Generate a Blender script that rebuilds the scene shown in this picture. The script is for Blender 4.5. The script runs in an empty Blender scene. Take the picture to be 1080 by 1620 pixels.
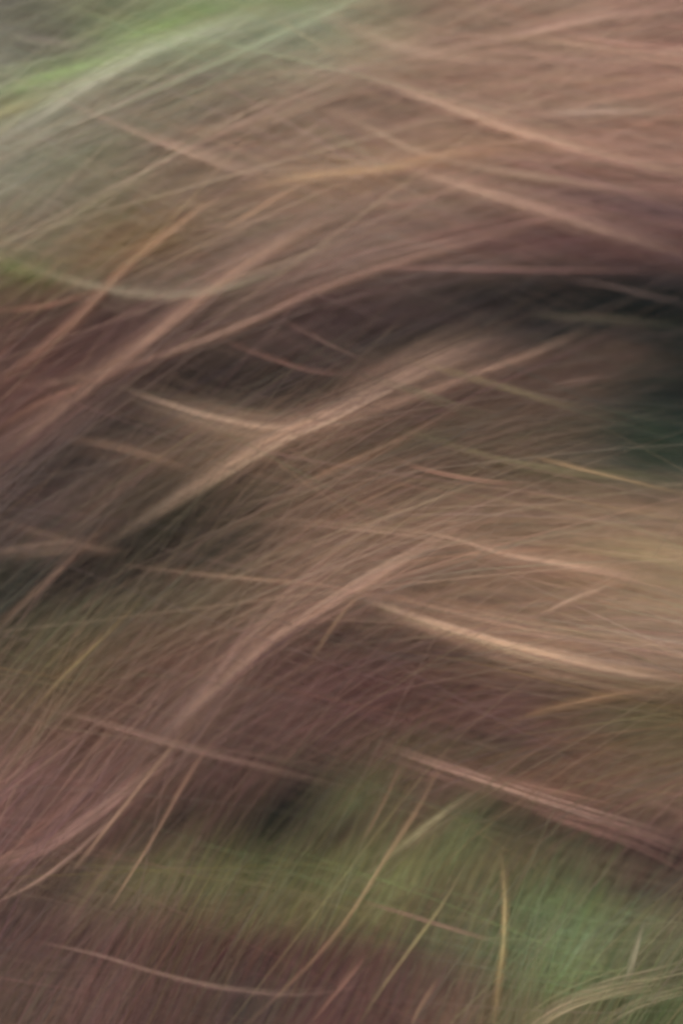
import bpy, math
import numpy as np
from mathutils import Vector

rng = np.random.default_rng(7)
S = bpy.context.scene
# ------------------------------------------------------------------ camera
DIST, PITCH, SLOPE = 2.4, math.radians(40), math.radians(35)
LENS, SENS = 50.0, 36.0
cam = bpy.data.cameras.new('camera')
cam.sensor_fit = 'VERTICAL'; cam.sensor_height = SENS; cam.lens = LENS
cam.clip_start = 0.02; cam.clip_end = 500
camo = bpy.data.objects.new('camera', cam); S.collection.objects.link(camo)
CAM = np.array([0.0, -math.cos(PITCH)*DIST, math.sin(PITCH)*DIST])
camo.location = CAM
camo.rotation_euler = (math.pi/2-PITCH, 0, 0)
cam.dof.use_dof = True; cam.dof.focus_distance = 1.97; cam.dof.aperture_fstop = 0.66
S.camera = camo
# ------------------------------------------------------------------ light
SUN_EL, SUN_ROT = math.radians(52), math.radians(-158)
w = bpy.data.worlds.new('World'); S.world = w; w.use_nodes = True
nt = w.node_tree; bg = nt.nodes['Background']
sky = nt.nodes.new('ShaderNodeTexSky'); sky.sky_type = 'NISHITA'; sky.sun_disc = False
sky.sun_elevation = SUN_EL; sky.sun_rotation = SUN_ROT
sky.air_density = 1.0; sky.dust_density = 3.0
nt.links.new(sky.outputs[0], bg.inputs[0]); bg.inputs[1].default_value = 0.07
sl = bpy.data.lights.new('sun', 'SUN'); sl.energy = 1.5; sl.angle = math.radians(60); sl.color = (1, .93, .84)
so = bpy.data.objects.new('sun', sl); S.collection.objects.link(so)
sd = Vector((math.sin(SUN_ROT)*math.cos(SUN_EL), math.cos(SUN_ROT)*math.cos(SUN_EL), math.sin(SUN_EL)))
so.rotation_euler = sd.to_track_quat('Z', 'Y').to_euler()
S.view_settings.view_transform = 'Standard'; S.view_settings.look = 'None'
S.view_settings.gamma = 1; S.view_settings.exposure = 1.48
S.cycles.use_denoising = True
S.cycles.max_bounces = 6; S.cycles.diffuse_bounces = 4
S.cycles.filter_width = 2.8

# ------------------------------------------------------------------ bank frame
U = np.array([1.0, 0, 0]); V = np.array([0, math.cos(SLOPE), math.sin(SLOPE)])
N = np.array([0, -math.sin(SLOPE), math.cos(SLOPE)])
cx_ = U; cy_ = np.array([0, math.sin(PITCH), math.cos(PITCH)]); cz_ = np.array([0, -math.cos(PITCH), math.sin(PITCH)])

def rays(px, py):
    a = (px-540)/1620*SENS/LENS; b = -(py-810)/1620*SENS/LENS
    return a[..., None]*cx_ + b[..., None]*cy_ - cz_

def flat_uv(px, py):
    d = rays(np.asarray(px, float), np.asarray(py, float)); t = -(CAM@N)/(d@N)
    P = CAM + d*t[..., None]
    return P@U, P@V

# hollows (-) and hummocks (+) of the bank: x, y, radius x, radius y, height in m
BUMPS = [(1080, 560, 260, 110, -.13), (760, 490, 260, 50, -.05), (420, 600, 190, 60, -.05), (240, 850, 110, 50, -.07),
         (10, 930, 90, 60, -.06), (900, 150, 400, 160, .05), (200, 200, 300, 130, .05), (900, 900, 300, 120, .05),
         (450, 1290, 160, 60, -.05), (1020, 1360, 160, 50, -.06), (90, 520, 130, 60, -.04), (480, 1400, 260, 60, .03),
         (880, 1500, 130, 90, .03), (560, 1120, 260, 80, -.03), (350, 1560, 300, 60, -.03), (120, 20, 140, 40, -.05)]
_b = []
for (x, y, rx, ry, h) in BUMPS:
    u, v = flat_uv([x], [y]); _b.append((u[0], v[0], rx*.00107, ry*.00110, h))
def height(u, v):
    H = .012*np.sin(u*7.1+v*4.3+1)+.010*np.sin(u*-5.3+v*9.7)+.005*np.sin(u*17+v*13)
    for (a, b, ra, rb, h) in _b:
        H = H + h*np.exp(-((u-a)/ra)**2*.5-((v-b)/rb)**2*.5)
    return H

def on_bank(px, py, lift):
    d = rays(px, py); dn = d@N; cn = CAM@N; n = np.zeros_like(px)+lift
    for _ in range(6):
        P = CAM + d*((n-cn)/dn)[..., None]
        n = n*.3 + .7*(height(P@U, P@V)+lift)
    return CAM + d*((n-cn)/dn)[..., None]

# ------------------------------------------------------------------ plant colours over the bank, shade of the dark hollows mixed in (sRGB, 108 px lattice)
G = [
[(112,108,95),(118,122,92),(124,132,100),(132,138,112),(140,142,118),(138,128,105),(138,116,98),(138,115,98),(145,120,103),(140,112,97)],
[(138,135,117),(138,127,110),(128,115,97),(132,112,96),(142,122,105),(138,115,100),(148,124,106),(150,124,106),(148,122,104),(148,120,102)],
[(136,126,111),(125,118,95),(132,115,98),(142,122,106),(148,128,108),(150,128,108),(148,124,106),(138,113,97),(138,110,96),(135,108,94)],
[(128,117,97),(130,113,90),(132,110,88),(135,116,100),(138,118,102),(135,114,100),(135,112,98),(125,100,88),(115,88,80),(108,82,76)],
[(100,80,65),(92,74,68),(112,94,84),(118,98,84),(105,82,74),(95,76,69),(88,72,67),(72,62,60),(60,55,54),(48,48,50)],
[(105,78,68),(98,76,66),(85,70,62),(72,62,56),(85,66,60),(95,75,65),(105,84,72),(95,78,68),(78,68,62),(42,46,48)],
[(98,76,68),(92,75,66),(105,88,72),(125,105,86),(125,103,86),(108,86,73),(96,80,67),(100,85,70),(88,78,65),(50,58,50)],
[(90,75,68),(98,82,70),(75,66,56),(92,78,65),(115,94,78),(125,103,85),(132,110,90),(130,108,88),(130,109,88),(128,108,88)],
[(75,68,62),(82,68,62),(92,78,66),(105,88,74),(125,102,86),(138,114,97),(130,108,90),(135,112,93),(140,118,95),(142,122,98)],
[(88,76,60),(100,82,66),(105,80,68),(118,96,84),(112,88,76),(95,76,66),(105,84,70),(130,108,89),(140,118,99),(145,122,104)],
[(105,85,70),(108,82,70),(118,95,84),(100,78,69),(98,74,67),(95,70,64),(102,78,68),(100,76,68),(105,84,68),(100,84,62)],
[(121,92,84),(114,88,79),(102,80,68),(90,68,61),(82,70,58),(92,78,62),(98,76,66),(108,84,70),(110,85,70),(112,90,74)],
[(113,86,79),(102,78,70),(95,80,64),(92,82,62),(92,82,62),(98,90,66),(100,90,66),(92,74,60),(92,78,64),(95,72,66)],
[(88,67,62),(94,74,66),(92,72,60),(98,82,64),(98,80,62),(102,84,64),(96,80,64),(100,108,72),(105,108,76),(112,104,80)],
[(94,76,66),(96,73,66),(92,70,62),(80,64,58),(92,66,60),(90,66,60),(100,78,66),(104,96,70),(106,96,72),(98,92,68)]]
G = np.array(G, float)
# patches of other plants, and dark ones that paint shade into the hollows: x, y, rx, ry, tilt deg (up-right +), colour, strength
PATCH = [(275,38,80,16,24,(112,128,78),.8),(110,108,90,20,22,(130,142,104),.6),(40,165,50,14,18,(124,118,80),.5),(390,80,90,16,20,(136,144,116),.4),
 (60,45,60,18,-38,(85,80,68),.7),(430,8,70,10,12,(96,110,58),.8),(150,10,60,14,0,(95,85,72),.5),
 (40,430,60,14,-12,(100,108,62),.7),(60,265,60,30,30,(122,130,105),.5),(200,395,70,18,25,(128,102,66),.5),(280,150,70,16,20,(115,100,85),.4),
 (450,235,60,18,-8,(128,104,86),.5),(690,255,60,14,10,(115,88,74),.6),(1010,325,90,12,-8,(85,70,72),.6),(900,385,120,16,-6,(92,66,66),.6),
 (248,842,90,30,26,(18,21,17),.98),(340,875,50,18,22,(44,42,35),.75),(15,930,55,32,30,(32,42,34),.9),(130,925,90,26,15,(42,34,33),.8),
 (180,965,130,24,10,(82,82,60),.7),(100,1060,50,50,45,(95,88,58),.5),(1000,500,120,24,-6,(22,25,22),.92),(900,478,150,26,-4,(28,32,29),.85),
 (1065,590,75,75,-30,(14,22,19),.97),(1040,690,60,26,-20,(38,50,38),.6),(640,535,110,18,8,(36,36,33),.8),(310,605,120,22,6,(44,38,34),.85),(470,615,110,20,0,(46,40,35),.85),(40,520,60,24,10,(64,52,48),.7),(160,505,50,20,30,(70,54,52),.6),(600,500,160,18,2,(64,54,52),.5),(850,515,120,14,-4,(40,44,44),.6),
 (150,600,50,10,20,(60,50,44),.6),(130,715,100,26,20,(54,50,46),.7),(560,560,60,18,0,(72,62,56),.4),(640,700,80,16,15,(72,72,54),.5),
 (800,600,70,20,15,(80,66,58),.4),(540,940,20,10,40,(80,70,60),.4),(330,985,90,20,15,(95,84,58),.4),(420,1050,30,10,40,(72,54,50),.6),
 (560,1010,60,20,20,(80,64,54),.5),(600,1085,140,36,-12,(84,58,55),.75),(640,1025,90,12,-8,(62,50,46),.7),(800,1290,60,14,-15,(50,44,38),.7),(560,1450,130,16,0,(104,98,72),.6),(390,1385,190,26,3,(104,104,74),.7),(600,500,170,20,2,(64,51,49),.6),(80,570,80,40,40,(98,72,66),.5),(220,500,60,30,30,(84,60,58),.6),(930,395,140,16,-8,(96,72,68),.5),(420,1250,120,26,10,(88,58,54),.6),(900,605,130,26,16,(92,74,64),.7),(1000,560,50,16,-20,(80,66,58),.7),(780,1165,70,8,-12,(68,50,52),.7),(720,1180,80,14,-8,(85,82,58),.6),
 (990,1130,70,16,-12,(94,92,66),.6),(1040,1180,60,20,-15,(108,96,74),.5),(410,1180,40,10,30,(74,54,52),.5),
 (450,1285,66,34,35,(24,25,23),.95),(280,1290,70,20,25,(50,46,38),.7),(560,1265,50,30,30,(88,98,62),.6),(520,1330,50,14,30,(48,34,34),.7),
 (740,1320,40,34,65,(108,116,78),.8),(640,1390,110,28,15,(114,116,78),.85),(380,1380,170,28,4,(106,106,70),.85),(230,1380,90,18,0,(104,96,70),.6),(700,1500,120,14,-12,(96,98,70),.6),(560,1450,130,16,0,(104,98,66),.7),(810,1310,60,20,-20,(62,60,46),.7),
 (720,1395,70,18,30,(96,74,58),.4),(940,1305,50,14,-15,(70,60,52),.4),(905,1430,70,40,-10,(106,120,76),.7),(880,1490,130,46,-4,(112,122,90),.85),(900,1550,60,22,-5,(106,122,80),.6),
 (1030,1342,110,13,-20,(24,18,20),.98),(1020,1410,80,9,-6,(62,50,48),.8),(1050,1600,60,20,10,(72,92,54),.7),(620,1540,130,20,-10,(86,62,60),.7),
 (380,1502,190,16,-3,(76,48,48),.8),(430,1590,60,14,10,(62,60,54),.5),(150,1470,60,14,-8,(105,84,70),.3),(90,1400,60,22,50,(70,56,50),.6),
 (760,1440,60,20,-15,(92,78,60),.4),(1000,1500,50,40,0,(116,110,82),.5),(1030,870,60,16,-6,(146,128,96),.6),(640,850,80,18,10,(140,118,100),.3),
 (820,1100,90,16,-10,(90,68,60),.5),(900,1560,70,24,10,(110,118,80),.3)]

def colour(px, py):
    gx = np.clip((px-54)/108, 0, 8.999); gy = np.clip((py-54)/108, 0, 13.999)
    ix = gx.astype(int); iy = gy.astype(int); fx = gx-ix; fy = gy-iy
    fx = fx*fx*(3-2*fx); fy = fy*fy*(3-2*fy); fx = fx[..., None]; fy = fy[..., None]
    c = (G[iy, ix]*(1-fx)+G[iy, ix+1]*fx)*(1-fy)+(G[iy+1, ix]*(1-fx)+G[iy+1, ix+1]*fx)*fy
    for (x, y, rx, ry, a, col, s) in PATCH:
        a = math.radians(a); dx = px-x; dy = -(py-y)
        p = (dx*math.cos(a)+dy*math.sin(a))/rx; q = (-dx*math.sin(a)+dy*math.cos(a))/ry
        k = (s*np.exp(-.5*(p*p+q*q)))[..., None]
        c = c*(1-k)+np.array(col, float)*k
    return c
GAIN = np.array([1.19, 1.23, 1.28]); SAT = -.06
def lin(c):
    c = np.asarray(c, float)/255
    c = (c+(c.mean(-1, keepdims=True)-c)*SAT).clip(.01, 1)
    return np.where(c < .04045, c/12.92, ((c+.055)/1.055)**2.4)*GAIN

# the lie of the grass, degrees up-right, on a 270 px lattice
A = np.array([[25,25,22,12,8],[32,25,14,6,-6],[44,34,26,17,-4],[36,36,26,5,-7],[52,50,36,-3,-10],[42,58,62,62,45],[60,66,62,72,60]], float)
B = np.array([[-25,-22,-24,-20,-10],[-24,-20,-20,-16,-12],[-12,-20,-22,-18,-12],[-14,-16,-12,-12,-14],[-12,-16,-16,-14,-12],[-10,-10,-20,-22,-20],[-8,-14,-6,-18,20]], float)
def field(F, px, py):
    gx = np.clip(px/270, 0, 3.999); gy = np.clip(py/270, 0, 5.999)
    ix = gx.astype(int); iy = gy.astype(int); fx = gx-ix; fy = gy-iy
    return (F[iy, ix]*(1-fx)+F[iy, ix+1]*fx)*(1-fy)+(F[iy+1, ix]*(1-fx)+F[iy+1, ix+1]*fx)*fy

# ------------------------------------------------------------------ materials
def blade_material(name, rough=.75):
    m = bpy.data.materials.new(name); m.use_nodes = True; t = m.node_tree
    b = t.nodes['Principled BSDF']; at = t.nodes.new('ShaderNodeAttribute'); at.attribute_name = 'pigment_shade'
    no = t.nodes.new('ShaderNodeTexNoise'); no.inputs['Scale'].default_value = 45; no.inputs['Detail'].default_value = 3
    tc = t.nodes.new('ShaderNodeTexCoord'); t.links.new(tc.outputs['Object'], no.inputs['Vector'])
    mr = t.nodes.new('ShaderNodeMapRange'); mr.inputs[3].default_value = .78; mr.inputs[4].default_value = 1.22
    t.links.new(no.outputs[0], mr.inputs[0])
    mx = t.nodes.new('ShaderNodeVectorMath'); mx.operation = 'SCALE'
    t.links.new(at.outputs['Color'], mx.inputs[0]); t.links.new(mr.outputs[0], mx.inputs['Scale'])
    t.links.new(mx.outputs[0], b.inputs['Base Color'])
    b.inputs['Roughness'].default_value = rough; b.inputs['Specular IOR Level'].default_value = .15
    tr = t.nodes.new('ShaderNodeBsdfTranslucent'); ms = t.nodes.new('ShaderNodeMixShader'); ms.inputs[0].default_value = .5
    t.links.new(mx.outputs[0], tr.inputs['Color']); t.links.new(b.outputs[0], ms.inputs[1]); t.links.new(tr.outputs[0], ms.inputs[2])
    t.links.new(ms.outputs[0], t.nodes['Material Output'].inputs['Surface'])
    return m
M_THATCH = blade_material('dry_grass'); M_TUFT = blade_material('straw', .65)

def ground_material():
    m = bpy.data.materials.new('humus'); m.use_nodes = True; t = m.node_tree; b = t.nodes['Principled BSDF']
    tc = t.nodes.new('ShaderNodeTexCoord')
    def noise(s, d=6):
        n = t.nodes.new('ShaderNodeTexNoise'); n.inputs['Scale'].default_value = s; n.inputs['Detail'].default_value = d
        t.links.new(tc.outputs['Object'], n.inputs['Vector']); return n
    r = t.nodes.new('ShaderNodeValToRGB'); n1 = noise(3.0); n2 = noise(60.0)
    e = r.color_ramp.elements
    e[0].position = .35; e[0].color = (.035, .026, .020, 1); e[1].position = .65; e[1].color = (.075, .07, .035, 1)
    x = e.new(.5); x.color = (.06, .042, .032, 1)
    t.links.new(n1.outputs[0], r.inputs[0])
    mr = t.nodes.new('ShaderNodeMapRange'); mr.inputs[3].default_value = .5; mr.inputs[4].default_value = 1.5
    t.links.new(n2.outputs[0], mr.inputs[0])
    mx = t.nodes.new('ShaderNodeVectorMath'); mx.operation = 'SCALE'
    t.links.new(r.outputs[0], mx.inputs[0]); t.links.new(mr.outputs[0], mx.inputs['Scale'])
    t.links.new(mx.outputs[0], b.inputs['Base Color']); b.inputs['Roughness'].default_value = .95
    bp = t.nodes.new('ShaderNodeBump'); bp.inputs['Strength'].default_value = .6; bp.inputs['Distance'].default_value = .01
    t.links.new(n2.outputs[0], bp.inputs['Height']); t.links.new(bp.outputs[0], b.inputs['Normal'])
    return m

def mesh_object(name, P, quads, cols, mat):
    me = bpy.data.meshes.new(name)
    me.vertices.add(len(P)); me.vertices.foreach_set('co', P.astype(np.float32).ravel())
    n = len(quads); me.loops.add(n*4); me.loops.foreach_set('vertex_index', quads.astype(np.int32).ravel())
    me.polygons.add(n); me.polygons.foreach_set('loop_start', np.arange(0, n*4, 4, dtype=np.int32))
    me.polygons.foreach_set('loop_total', np.full(n, 4, np.int32))
    me.update(calc_edges=True)
    if cols is not None:
        at = me.color_attributes.new('pigment_shade', 'FLOAT_COLOR', 'POINT')  # blade colour, including the shade painted for hollows
        c = np.ones((len(P), 4), np.float32); c[:, :3] = cols; at.data.foreach_set('color', c.ravel())
    me.materials.append(mat)
    o = bpy.data.objects.new(name, me); S.collection.objects.link(o)
    return o

# ------------------------------------------------------------------ ground sheet
def axis(d, n, far):
    a = np.linspace(-d, d, n); e = d*np.geomspace(1.15, far/d, 24)
    return np.concatenate([-e[::-1], a, e])
us = axis(1.6, 120, 90); vs = axis(2.0, 150, 90)
fine = np.linspace(-90, 90, 18001); ang = SLOPE*(1-np.clip((np.abs(fine)-1.9)/2, 0, 1))
cy = np.concatenate([[0], np.cumsum(np.cos(ang[1:])*.01)]); cz = np.concatenate([[0], np.cumsum(np.sin(ang[1:])*.01)])
cy -= cy[9000]; cz -= cz[9000]
UU, VV = np.meshgrid(us, vs); av = np.interp(VV, fine, ang)
HH = height(UU, VV)
GP = np.stack([UU, np.interp(VV, fine, cy)-np.sin(av)*HH, np.interp(VV, fine, cz)+np.cos(av)*HH], -1).reshape(-1, 3)
nu, nv = len(us), len(vs); i = np.arange(nv-1)[:, None]*nu+np.arange(nu-1)[None]
Q = np.stack([i, i+1, i+1+nu, i+nu], -1).reshape(-1, 4)
g = mesh_object('ground', GP, Q, None, ground_material()); g['kind'] = 'structure'
g.data.polygons.foreach_set('use_smooth', np.ones(len(Q), bool))

# ------------------------------------------------------------------ blades
def blades(name, X, Y, lift, width, cols, mat, roll=.4):
    """X, Y, lift: (n, k) centre lines; width (n, k) in metres; cols (n, k, 3) -> one mesh of tapering leaf ribbons"""
    P = on_bank(X, Y, lift); n, k = X.shape
    T = np.gradient(P, axis=1); T /= np.linalg.norm(T, axis=2, keepdims=True)+1e-9
    side = np.cross(T, N); side /= np.linalg.norm(side, axis=2, keepdims=True)+1e-9
    up = np.cross(side, T); r = (rng.normal(0, roll, n).clip(-.9, .9))[:, None, None]
    W = side*np.cos(r)+up*np.sin(r)
    L = P-W*width[..., None]/2; R = P+W*width[..., None]/2
    VX = np.stack([L, R], 2).reshape(-1, 3)
    b = (np.arange(n)[:, None]*k+np.arange(k-1)[None])*2
    q = np.stack([b, b+1, b+3, b+2], -1).reshape(-1, 4)
    return mesh_object(name, VX, q, np.repeat(cols.reshape(-1, 3), 2, 0), mat)

def taper(k, n, p=.7):
    t = np.linspace(0, 1, k)[None]; a = rng.uniform(.25, .6, n)[:, None]
    return np.where(t < a, (t/a), ((1-t)/(1-a))).clip(0, 1)**p

def thatch(name, count, F, lo, hi, wid, Lr, jit, vary, bright=1.0, box=(-260, 1340, -220, 1840), wob=6, k=15, weight=None, lock=0, ph=0, own=.2, follow=.7, tint=.05):
    cx = rng.uniform(box[0], box[1], count); cy = rng.uniform(box[2], box[3], count)
    lv = np.zeros(count)
    if lock:
        nl = max(2, count//16); lx = rng.uniform(box[0], box[1], nl); ly = rng.uniform(box[2], box[3], nl); ls = rng.uniform(5, 16, nl)
        lb = rng.normal(0, lock, nl); i = rng.integers(0, nl, count); al = np.radians(field(F, lx, ly)+rng.normal(0, 3, nl))[i]
        p = rng.normal(0, 90, count); q = rng.normal(0, 1, count)*ls[i]
        cx = lx[i]+np.cos(al)*p+np.sin(al)*q; cy = ly[i]-np.sin(al)*p+np.cos(al)*q; lv = lb[i]; free = rng.random(count) < .35
        cx[free] = rng.uniform(box[0], box[1], free.sum()); cy[free] = rng.uniform(box[2], box[3], free.sum()); lv[free] = 0
    if weight is not None:
        keep = rng.random(count) < weight(cx, cy)*((colour(cx, cy).mean(-1)-42)/38).clip(.2, 1); cx = cx[keep]; cy = cy[keep]; lv = lv[keep]; count = len(cx)
    L = rng.uniform(*Lr, count)*np.exp(rng.normal(0, .25, count)); da = rng.normal(0, jit, count)+5*np.sin(cx/83+cy/47+ph)*np.sin(cy/61-cx/130+2*ph)
    X = np.zeros((count, k)); Y = np.zeros((count, k)); m = k//2; X[:, m] = cx; Y[:, m] = cy; st = L/(k-1)
    curl = rng.normal(0, wob, count); fc = field(F, cx, cy)
    for s in (1, -1):
        for j in range(m):
            a0 = m+s*j; a = np.radians(follow*field(F, X[:, a0], Y[:, a0])+(1-follow)*fc+da+curl*(s*j/m))
            X[:, a0+s] = X[:, a0]+s*np.cos(a)*st; Y[:, a0+s] = Y[:, a0]-s*np.sin(a)*st
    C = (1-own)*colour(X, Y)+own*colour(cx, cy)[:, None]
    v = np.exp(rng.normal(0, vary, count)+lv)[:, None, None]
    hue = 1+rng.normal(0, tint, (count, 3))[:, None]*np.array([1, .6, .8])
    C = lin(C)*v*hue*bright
    t = np.linspace(0, 1, k)[None]
    lift = (rng.uniform(lo, hi, count)[:, None]+.012*np.sin(math.pi*t)).clip(.003)
    if lo > .04: lift = lift*(1-.6*((Y-600)/1000).clip(0, 1))
    wd = wid*rng.uniform(.5, 1.6, count)[:, None]*taper(k, count)
    o = blades(name, X, Y, lift, wd, C.clip(.004, .8), M_THATCH); o['kind'] = 'stuff'
    return o
thatch('matted_grass', 36000, A, .003, .008, .0070, (200, 500), 4, .05, lock=.12, own=.0)
thatch('fallen_grass', 9000, B, .007, .013, .0040, (240, 600), 5, .07, lock=.16, ph=1)
thatch('loose_grass', 24000, A, .009, .016, .0026, (300, 760), 4, .08, 1.03, lock=.20, ph=2)
thatch('fine_stalks', 4600, A, .06, .34, .00070, (300, 900), 5, .14, 1.06, lock=.1, weight=lambda x, y: np.clip(.45+.45*(y-300)/500, .3, 1)*np.where((x > 640) & (y > 740) & (y < 1020), .45, 1), own=.5, wob=3, follow=.35, tint=.11)
thatch('long_stalks', 2200, A, .16, .34, .00075, (500, 1200), 10, .14, 1.28, lock=.1, own=.6, wob=2.5, follow=.12, tint=.06, weight=lambda x, y: np.where((x > 560) & (y > 740), .25, .9), box=(-300, 1300, -100, 1250))
STEEP = np.full_like(A, 48.0)
thatch('steep_stalks', 1500, STEEP, .10, .32, .00070, (300, 900), 7, .14, 1.12, own=.6, wob=2.5, tint=.08, weight=lambda x, y: np.clip((620-x)/500+(y-900)/900, .05, 1)*np.clip((y-250)/250, 0, 1))
thatch('crossing_stalks', 2100, B, .06, .32, .00080, (300, 1000), 7, .14, 1.08, weight=lambda x, y: np.where(y > 1250, .45, np.where((x > 560) & (y > 740), .55, 1)), lock=.1, own=.5, wob=3, follow=.35, tint=.11)

# ------------------------------------------------------------------ named tufts and stems
def spline(pts, n=60):
    p = np.array(pts, float); p = np.vstack([2*p[0]-p[1], p, 2*p[-1]-p[-2]]); out = []
    seg = len(p)-3
    for s in np.linspace(0, seg-1e-6, n):
        i = int(s); t = s-i; a, b, c, d = p[i:i+4]
        out.append(.5*((2*b)+(c-a)*t+(2*a-5*b+4*c-d)*t*t+(3*b-a-3*c+d)*t**3))
    return np.array(out)

def tuft(name, label, cat, group, pts, s0, s1, col, cover, lift=.06, wid=.0016, frac=(.45, .95), vary=.11, mat=None, k=17):
    sp = spline(pts); d = np.gradient(sp, axis=0); seg = np.linalg.norm(d, axis=1); Lp = seg.sum()
    nrm = np.stack([-d[:, 1], d[:, 0]], 1)/seg[:, None]
    wpx = wid/.00107; sm = (s0+s1)/2
    n = int(max(8, cover*(3.9 if lift < .15 else 2.2)*(sm*2.5+1)/(wpx*.62)/np.mean(frac)))
    f = rng.uniform(frac[0], frac[1], n); t0 = rng.uniform(-.12, 1.12, n)*(1-f); t = (t0[:, None]+f[:, None]*np.linspace(0, 1, k)[None]).clip(-.1, 1.1)
    ti = t*59; base = np.stack([np.interp(ti, np.arange(60), sp[:, c]) for c in (0, 1)], -1)+d[0]*np.minimum(ti, 0)[..., None]+d[-1]*np.maximum(ti-59, 0)[..., None]
    nn = np.stack([np.interp(ti, np.arange(60), nrm[:, c]) for c in (0, 1)], -1)
    core = rng.random(n) < (1 if lift > .15 else .32 if sm < 18 else 0)
    g0 = (rng.normal(0, 1, n)*np.where(core, .5 if lift < .15 else 1, 1.4))[:, None]; g1 = g0+rng.normal(0, .55, n)[:, None]
    off = (g0*(1-t)+g1*t)*(s0+(s1-s0)*t)
    XY = base+nn*off[..., None]
    v = np.exp(rng.normal(0, vary, n))[:, None, None]
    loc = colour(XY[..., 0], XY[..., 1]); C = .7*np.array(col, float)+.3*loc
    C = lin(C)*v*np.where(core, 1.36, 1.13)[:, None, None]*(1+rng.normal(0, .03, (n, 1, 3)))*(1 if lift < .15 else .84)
    tt = np.linspace(0, 1, k)[None]
    lf = np.where(core, max(lift, .2)*1.3, lift*.7)[:, None]*rng.uniform(.6, 1.1, n)[:, None]*(.72+.28*np.sin(math.pi*(.12+.76*t)))
    lf = lf*(1-.5*((XY[..., 1]-600)/1000).clip(0, 1))
    wd = wid*np.where(core, .6, 1)[:, None]*rng.uniform(.6, 1.4, n)[:, None]*taper(k, n, 1.0)
    o = blades(name, XY[..., 0], XY[..., 1], lf, wd, C.clip(.004, .8), mat or M_TUFT)
    o['label'] = label; o['category'] = cat
    if group: o['group'] = group
    return o

GT = 'swept tufts of dead grass on the bank'; GS = 'single stalks lying across the bank'; GG = 'green tufts growing in the bank'
def T(label, pts, s0, s1, col, cover, **k):
    return tuft('grass_tuft', label, 'grass tuft', GT, pts, s0, s1, col, cover, **k)
def GR(label, pts, s0, s1, col, cover, **k):
    return tuft('green_grass_tuft', label, 'green tuft', GG, pts, s0, s1, col, cover, **k)
def ST(label, pts, s, col, cover=.9, **k):
    kw = dict(lift=.24, wid=.0012, frac=(.5, .95), vary=.08); kw.update(k)
    return tuft('grass_stalk', label, 'stalk', GS, pts, s, s, col, cover, **kw)

GR('pale grey-green blade bundle sweeping up over the top left corner', [(-60,245),(60,180),(150,125),(250,72),(380,30),(540,-15)], 14, 10, (170,166,148), .8, lift=.08)
GR('wide soft grey-green tuft just below the top left bundle', [(-80,335),(60,250),(200,170),(380,90),(580,30)], 34, 28, (148,142,124), .5)
GR('vivid green tuft at the top edge of the bank', [(140,82),(230,52),(300,30),(390,0)], 11, 9, (118,134,84), .4)
GR('light green tuft reaching in from the left edge near the top', [(-40,150),(60,125),(160,96),(260,66)], 13, 10, (132,150,98), .5)
GR('small yellow-green tuft on the left edge below the light green one', [(-40,200),(30,170),(90,148)], 10, 8, (128,120,84), .4)
GR('dull grey leaf curving down in the top left corner', [(-20,40),(40,62),(110,72),(200,66)], 8, 7, (120,112,98), .5)
T('faint pinkish tuft dipping below the top left green grass', [(90,155),(200,200),(280,232),(350,256),(420,272),(530,272)], 5, 9, (166,140,120), .6)
T('thin pale tuft rising gently left of centre near the top', [(190,208),(330,208),(430,186),(560,130),(650,98)], 7, 6, (160,136,116), .4)
T('golden tuft arching across the upper middle', [(360,305),(480,281),(600,268),(700,246),(800,228),(910,214)], 9, 9, (170,140,108), .6, lift=.08)
T('loose tuft slanting down from the top edge right of the green', [(480,10),(560,50),(650,80),(750,95),(860,102)], 8, 6, (160,138,118), .4)
T('long bright tuft falling from upper centre to the right edge', [(560,115),(640,143),(720,172),(810,206),(900,232),(1000,257),(1110,280)], 3, 5, (190,160,138), .9, lift=.1)
T('thick pale tuft running down to the right edge under the bright one', [(590,255),(700,285),(800,315),(900,345),(1000,375),(1110,408)], 7, 9, (178,150,130), 1.0, lift=.1)
T('thin tuft crossing the golden arch from upper left', [(450,148),(560,190),(650,236),(760,266),(900,290),(1100,316)], 4, 4, (162,140,120), .5)
T('pale tuft climbing to the top right corner', [(680,84),(800,60),(900,37),(1000,20),(1110,8)], 3, 4, (174,148,130), .65)
T('greyish tuft lying level at the right edge below the top corner', [(820,182),(950,175),(1110,175)], 6, 6, (162,146,130), .5)
T('light tuft rising from the left edge to the pale grass above centre', [(-30,742),(80,660),(180,580),(270,508),(370,432),(470,370),(570,325)], 5, 9, (178,144,120), .75, lift=.1)
T('long thin tuft from the left edge up to the thick pale one', [(0,616),(100,602),(200,578),(300,546),(400,506),(500,460),(620,418),(740,384),(880,345),(970,318)], 3, 3, (170,136,116), .8, lift=.11)
T('reddish tuft standing steeply near the left edge', [(-30,628),(60,560),(130,495),(200,420),(260,372),(340,315)], 6, 3, (160,120,98), .65, lift=.1)
ST('level pinkish stalk along the upper rim of the dark hollow', [(520,424),(700,425),(850,428),(1110,431)], 1.6, (162,122,110), .8)
T('curved tan tuft sagging under the dark patch left of centre', [(170,605),(260,638),(340,662),(430,678),(540,672),(650,650)], 9, 10, (176,148,124), .9)
T('broad tuft fanning out at the centre into the dark hollow', [(150,872),(260,800),(350,745),(440,692),(520,658),(600,616),(680,576),(760,545),(840,525)], 5, 17, (190,160,136), 1.1, lift=.09)
T('narrow light tuft pointing up right at the front of the fan', [(420,705),(540,660),(640,630),(740,595),(840,560),(940,514)], 9, 2, (174,142,118), .75, lift=.1)
T('brown tuft right of the fan, parallel to it', [(400,812),(520,745),(600,710),(680,672),(740,642)], 5, 4, (150,118,95), .55)
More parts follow.
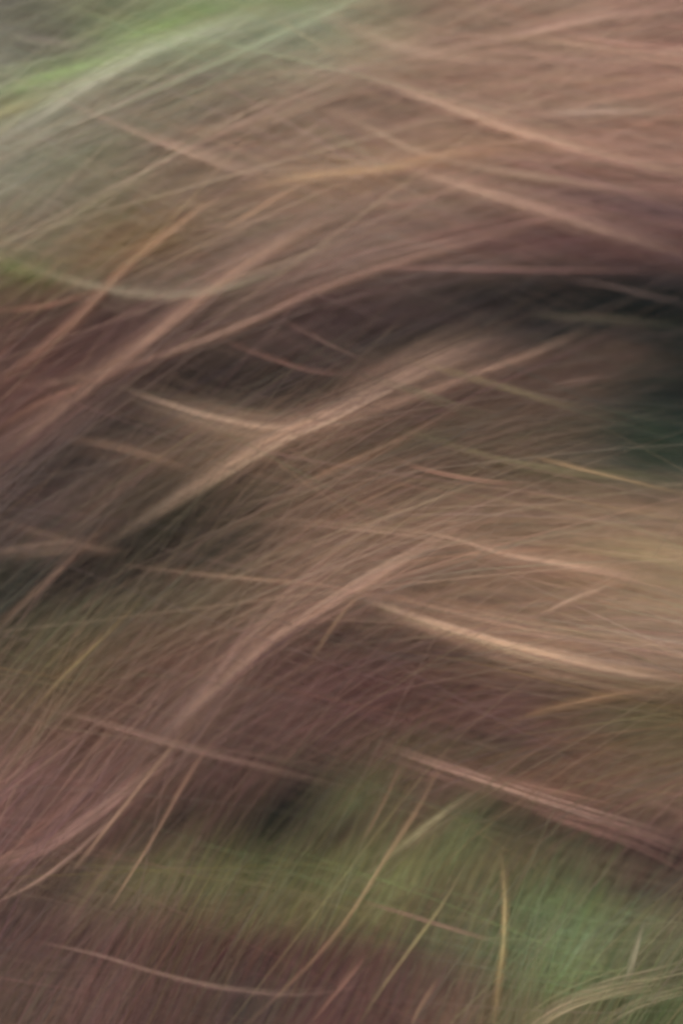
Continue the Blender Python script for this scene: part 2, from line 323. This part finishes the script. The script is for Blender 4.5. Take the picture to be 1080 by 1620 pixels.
ST('olive stalk slanting down across the fan', [(625,562),(720,590),(820,620),(900,645),(980,664)], 2.5, (130,116,84), .5)
ST('short olive stalk below the fan', [(560,590),(660,622),(740,650),(830,675)], 3, (104,98,72), .45)
GR('olive tuft trailing to the right edge under the fan', [(600,660),(700,700),(800,730),(900,747),(1000,756),(1110,764)], 5, 9, (108,102,74), .5)
ST('thin straw stalk leaving the frame low of the green patch', [(820,716),(900,738),(1000,762),(1110,788)], 1.5, (160,132,96), .8)
ST('thin reddish stalk curving level right of centre', [(590,715),(680,745),(780,763),(870,767)], 1.8, (145,108,90), .7)
T('pinkish tuft entering at the left edge beside the dark hole', [(-40,880),(60,868),(130,860),(210,832)], 12, 8, (142,114,96), .6)
T('thin tuft slanting down to the hole from the left edge', [(-30,818),(60,842),(150,868),(230,876)], 5, 4, (140,112,94), .5)
T('steep thin tuft crossing the left edge below the hole', [(-30,1018),(60,935),(130,868),(210,800)], 5, 3, (142,110,90), .6)
T('faint level tuft running right from the dark hole', [(150,888),(280,905),(400,918),(520,930),(650,962)], 5, 4, (136,110,88), .5)
T('big pale tuft sweeping from lower left to right of centre', [(180,1240),(300,1130),(370,1060),(440,1002),(520,952),(600,903),(680,860),(760,806)], 12, 11, (162,134,116), .85, lift=.09)
T('hazy wedge of fine blades above the big sweep', [(230,1190),(320,1095),(420,985),(500,905),(600,835),(680,790)], 7, 26, (142,116,100), .5)
T('fine pale edge of blades left of the wedge', [(240,1190),(330,1085),(380,1010),(435,925)], 4, 3, (152,124,110), .5)
ST('bright stalk along the big sweep', [(330,1100),(420,1020),(500,970),(580,925),(650,880),(720,842)], 3, (176,144,120), .8, lift=.1)
T('pale tuft bending over to the right edge below the middle', [(580,828),(700,848),(800,878),(900,895),(1000,912),(1110,940)], 5, 9, (166,136,114), .65, lift=.09)
T('loose tuft level across the middle', [(380,820),(520,828),(640,840),(760,862),(890,888)], 9, 7, (148,122,102), .4)
T('heavy cream tuft sweeping down to the right edge', [(560,940),(680,983),(780,1014),(880,1040),(980,1060),(1110,1082)], 7, 12, (188,160,134), 1.25, lift=.1)
T('lighter tuft just above the heavy cream one', [(540,930),(680,955),(800,983),(900,1000),(1110,1028)], 6, 10, (152,126,104), .45)
T('golden-brown tuft rising to meet the heavy cream one', [(700,1180),(840,1130),(930,1108),(1010,1094),(1110,1080)], 4, 5, (146,116,88), .5)
T('pale thin tuft rising right of centre to the bent one', [(820,990),(900,950),(960,925),(1030,895)], 4, 4, (152,126,106), .5)
ST('long reddish stalk slanting across the lower left', [(-60,1100),(100,1128),(200,1155),(300,1185),(420,1215),(540,1245),(720,1280)], 2, (146,118,102), .5)
T('rosy tuft slanting to the lower right edge', [(590,1175),(700,1213),(800,1245),(900,1277),(1000,1308),(1110,1345)], 7, 9, (156,126,110), .6, lift=.09)
T('broad brown tuft under the rosy one, over the dark gap', [(820,1275),(920,1305),(1010,1330),(1110,1372)], 10, 13, (130,98,86), .8)
ST('orange-brown stalk standing steeply in the lower middle', [(728,1135),(700,1200),(672,1258),(640,1312),(602,1372),(560,1440),(505,1510),(440,1575),(370,1640)], 1.5, (152,120,94), .6)
ST('upright straw stalk at the bottom, right of centre', [(776,1650),(788,1560),(797,1480),(798,1400),(792,1340)], 1.8, (160,134,96), .8, lift=.13)
T('soft olive-grey tuft leaning left from under the rosy one', [(775,1235),(700,1288),(640,1335),(590,1370)], 6, 5, (134,124,94), .6)
T('pale curved tuft at the lower left edge', [(-40,1372),(60,1345),(150,1288),(230,1225),(330,1160)], 12, 9, (148,118,104), .6)
T('second curved tuft outside the pale one at lower left', [(-40,1440),(60,1392),(160,1310),(240,1240)], 8, 6, (140,112,96), .5)
T('sagging tuft along the bottom left', [(40,1486),(150,1510),(250,1540),(350,1562),(450,1571),(540,1562),(650,1535)], 4, 4, (140,112,98), .45)
T('thick cream tuft rising at the bottom right corner', [(800,1650),(880,1595),(960,1565),(1040,1548),(1110,1530)], 16, 18, (140,122,98), .4)
T('thin cream tuft closest to the bottom right corner', [(930,1630),(1000,1590),(1060,1572),(1110,1560)], 12, 12, (138,120,98), .3)
ST('short russet stalk above the green patch at the bottom', [(550,1420),(650,1450),(740,1478),(800,1492)], 3, (122,92,78), .5)
ST('short greyish stalk in the bottom right green patch', [(1022,1445),(1002,1515),(985,1570)], 3, (140,126,106), .5)
GR('pale grey-green tuft curving from the left edge above the dark grass', [(-40,396),(60,425),(150,450),(250,464),(340,455),(420,430),(510,398)], 9, 12, (150,142,118), .6, lift=.08)
GR('bright olive tuft on the left edge where the dark grass begins', [(-40,400),(30,425),(110,444)], 11, 7, (112,118,74), .4)
ST('thin orange stalk at the left edge above the dark grass', [(-30,492),(60,486),(130,468),(210,440)], 2, (150,108,88), .6)
ST('faint brown stalk slanting through the dark grass left of centre', [(320,525),(430,568),(520,590),(640,580)], 2, (128,94,80), .6)
ST('faint straight stalk above the dark grass', [(430,498),(520,545),(620,590)], 1.6, (122,96,84), .5)
ST('bright thin stalk rising through the brown grass upper left', [(190,425),(250,380),(310,335),(360,300)], 1.6, (164,134,106), .6)
ST('bright thin stalk right of its twin in the upper left', [(330,378),(400,335),(460,300),(520,275)], 1.4, (178,140,110), .6)
GR('leafy green tuft at the bottom right', [(800,1530),(860,1500),(930,1470),(1000,1440)], 26, 22, (116,128,92), .3)
GR('soft green tuft leaning in the lower middle', [(690,1385),(720,1340),(745,1300),(765,1265)], 20, 18, (112,116,84), .25)
GR('dark green sprig beside the dark hollow at the right edge', [(980,720),(1030,700),(1110,670)], 22, 22, (58,66,50), .3)

ST('fine dark-edged stalk rising just left of the steep orange-brown one', [(640,1190),(620,1240),(590,1300),(560,1350)], 1.5, (128,96,76), .6)
ST('fine olive stalk in the green patches left of the upright straw stalk', [(740,1360),(700,1430),(650,1500),(600,1570),(560,1640)], 1.6, (136,122,86), .6)
ST('pinkish thin stalk leaning right at the bottom edge', [(590,1500),(540,1560),(480,1630)], 1.6, (140,104,86), .7)
ST('short pale stalk at the bottom edge left of the cream tufts', [(700,1540),(660,1600),(640,1650)], 1.8, (138,112,88), .6)
ST('straight tan stalk rising through the lower left grass', [(100,1400),(170,1310),(240,1220),(330,1110)], 1.5, (154,124,100), .6)
ST('second straight tan stalk right of the first in the lower left', [(170,1440),(240,1330),(310,1210),(370,1130)], 1.5, (146,114,92), .6)
ST('olive-tan stalk rising from the left edge in the lower half', [(20,1160),(90,1080),(160,1010),(240,930)], 1.8, (136,116,80), .6)
ST('thin stalk below the big sweep pointing up right', [(480,1060),(520,1000),(560,950),(620,900)], 1.5, (146,118,90), .6)
ST('pale level stalk ending in the right-hand straw', [(680,245),(800,270),(940,292),(1080,320)], 2, (158,136,116), .5)
T('rusty tuft above the rosy one at the lower right', [(720,1210),(820,1238),(920,1262),(1040,1290)], 9, 8, (120,90,76), .35)
T('brown tuft hanging from the left side of the fan', [(80,690),(180,705),(270,730),(350,765)], 10, 9, (130,104,84), .5)
T('dull pink tuft crossing the dark grass to the fan', [(-20,690),(60,640),(160,600),(260,560),(340,520)], 6, 5, (136,100,84), .45)

T('thin brown tuft arching over the dark hollow near the right edge', [(620,690),(760,640),(880,590),(980,556),(1040,540)], 20, 20, (108,86,74), .35, lift=.08)
T('dim brown tuft low in the hump beside the dark hollow', [(640,745),(780,700),(900,655),(1030,600)], 18, 20, (108,90,72), .4, lift=.08)
ST('dim brown stalk level through the dark hollow at the right edge', [(800,490),(900,500),(1000,508),(1110,522)], 3, (104,92,72), .5)
ST('faint stalk slanting along the top of the dark hollow', [(880,440),(960,452),(1040,470),(1110,482)], 2, (112,90,82), .5)
ST('faint pinkish stalk rising through the hump at right', [(840,615),(920,600),(1010,588)], 1.6, (128,102,90), .5)
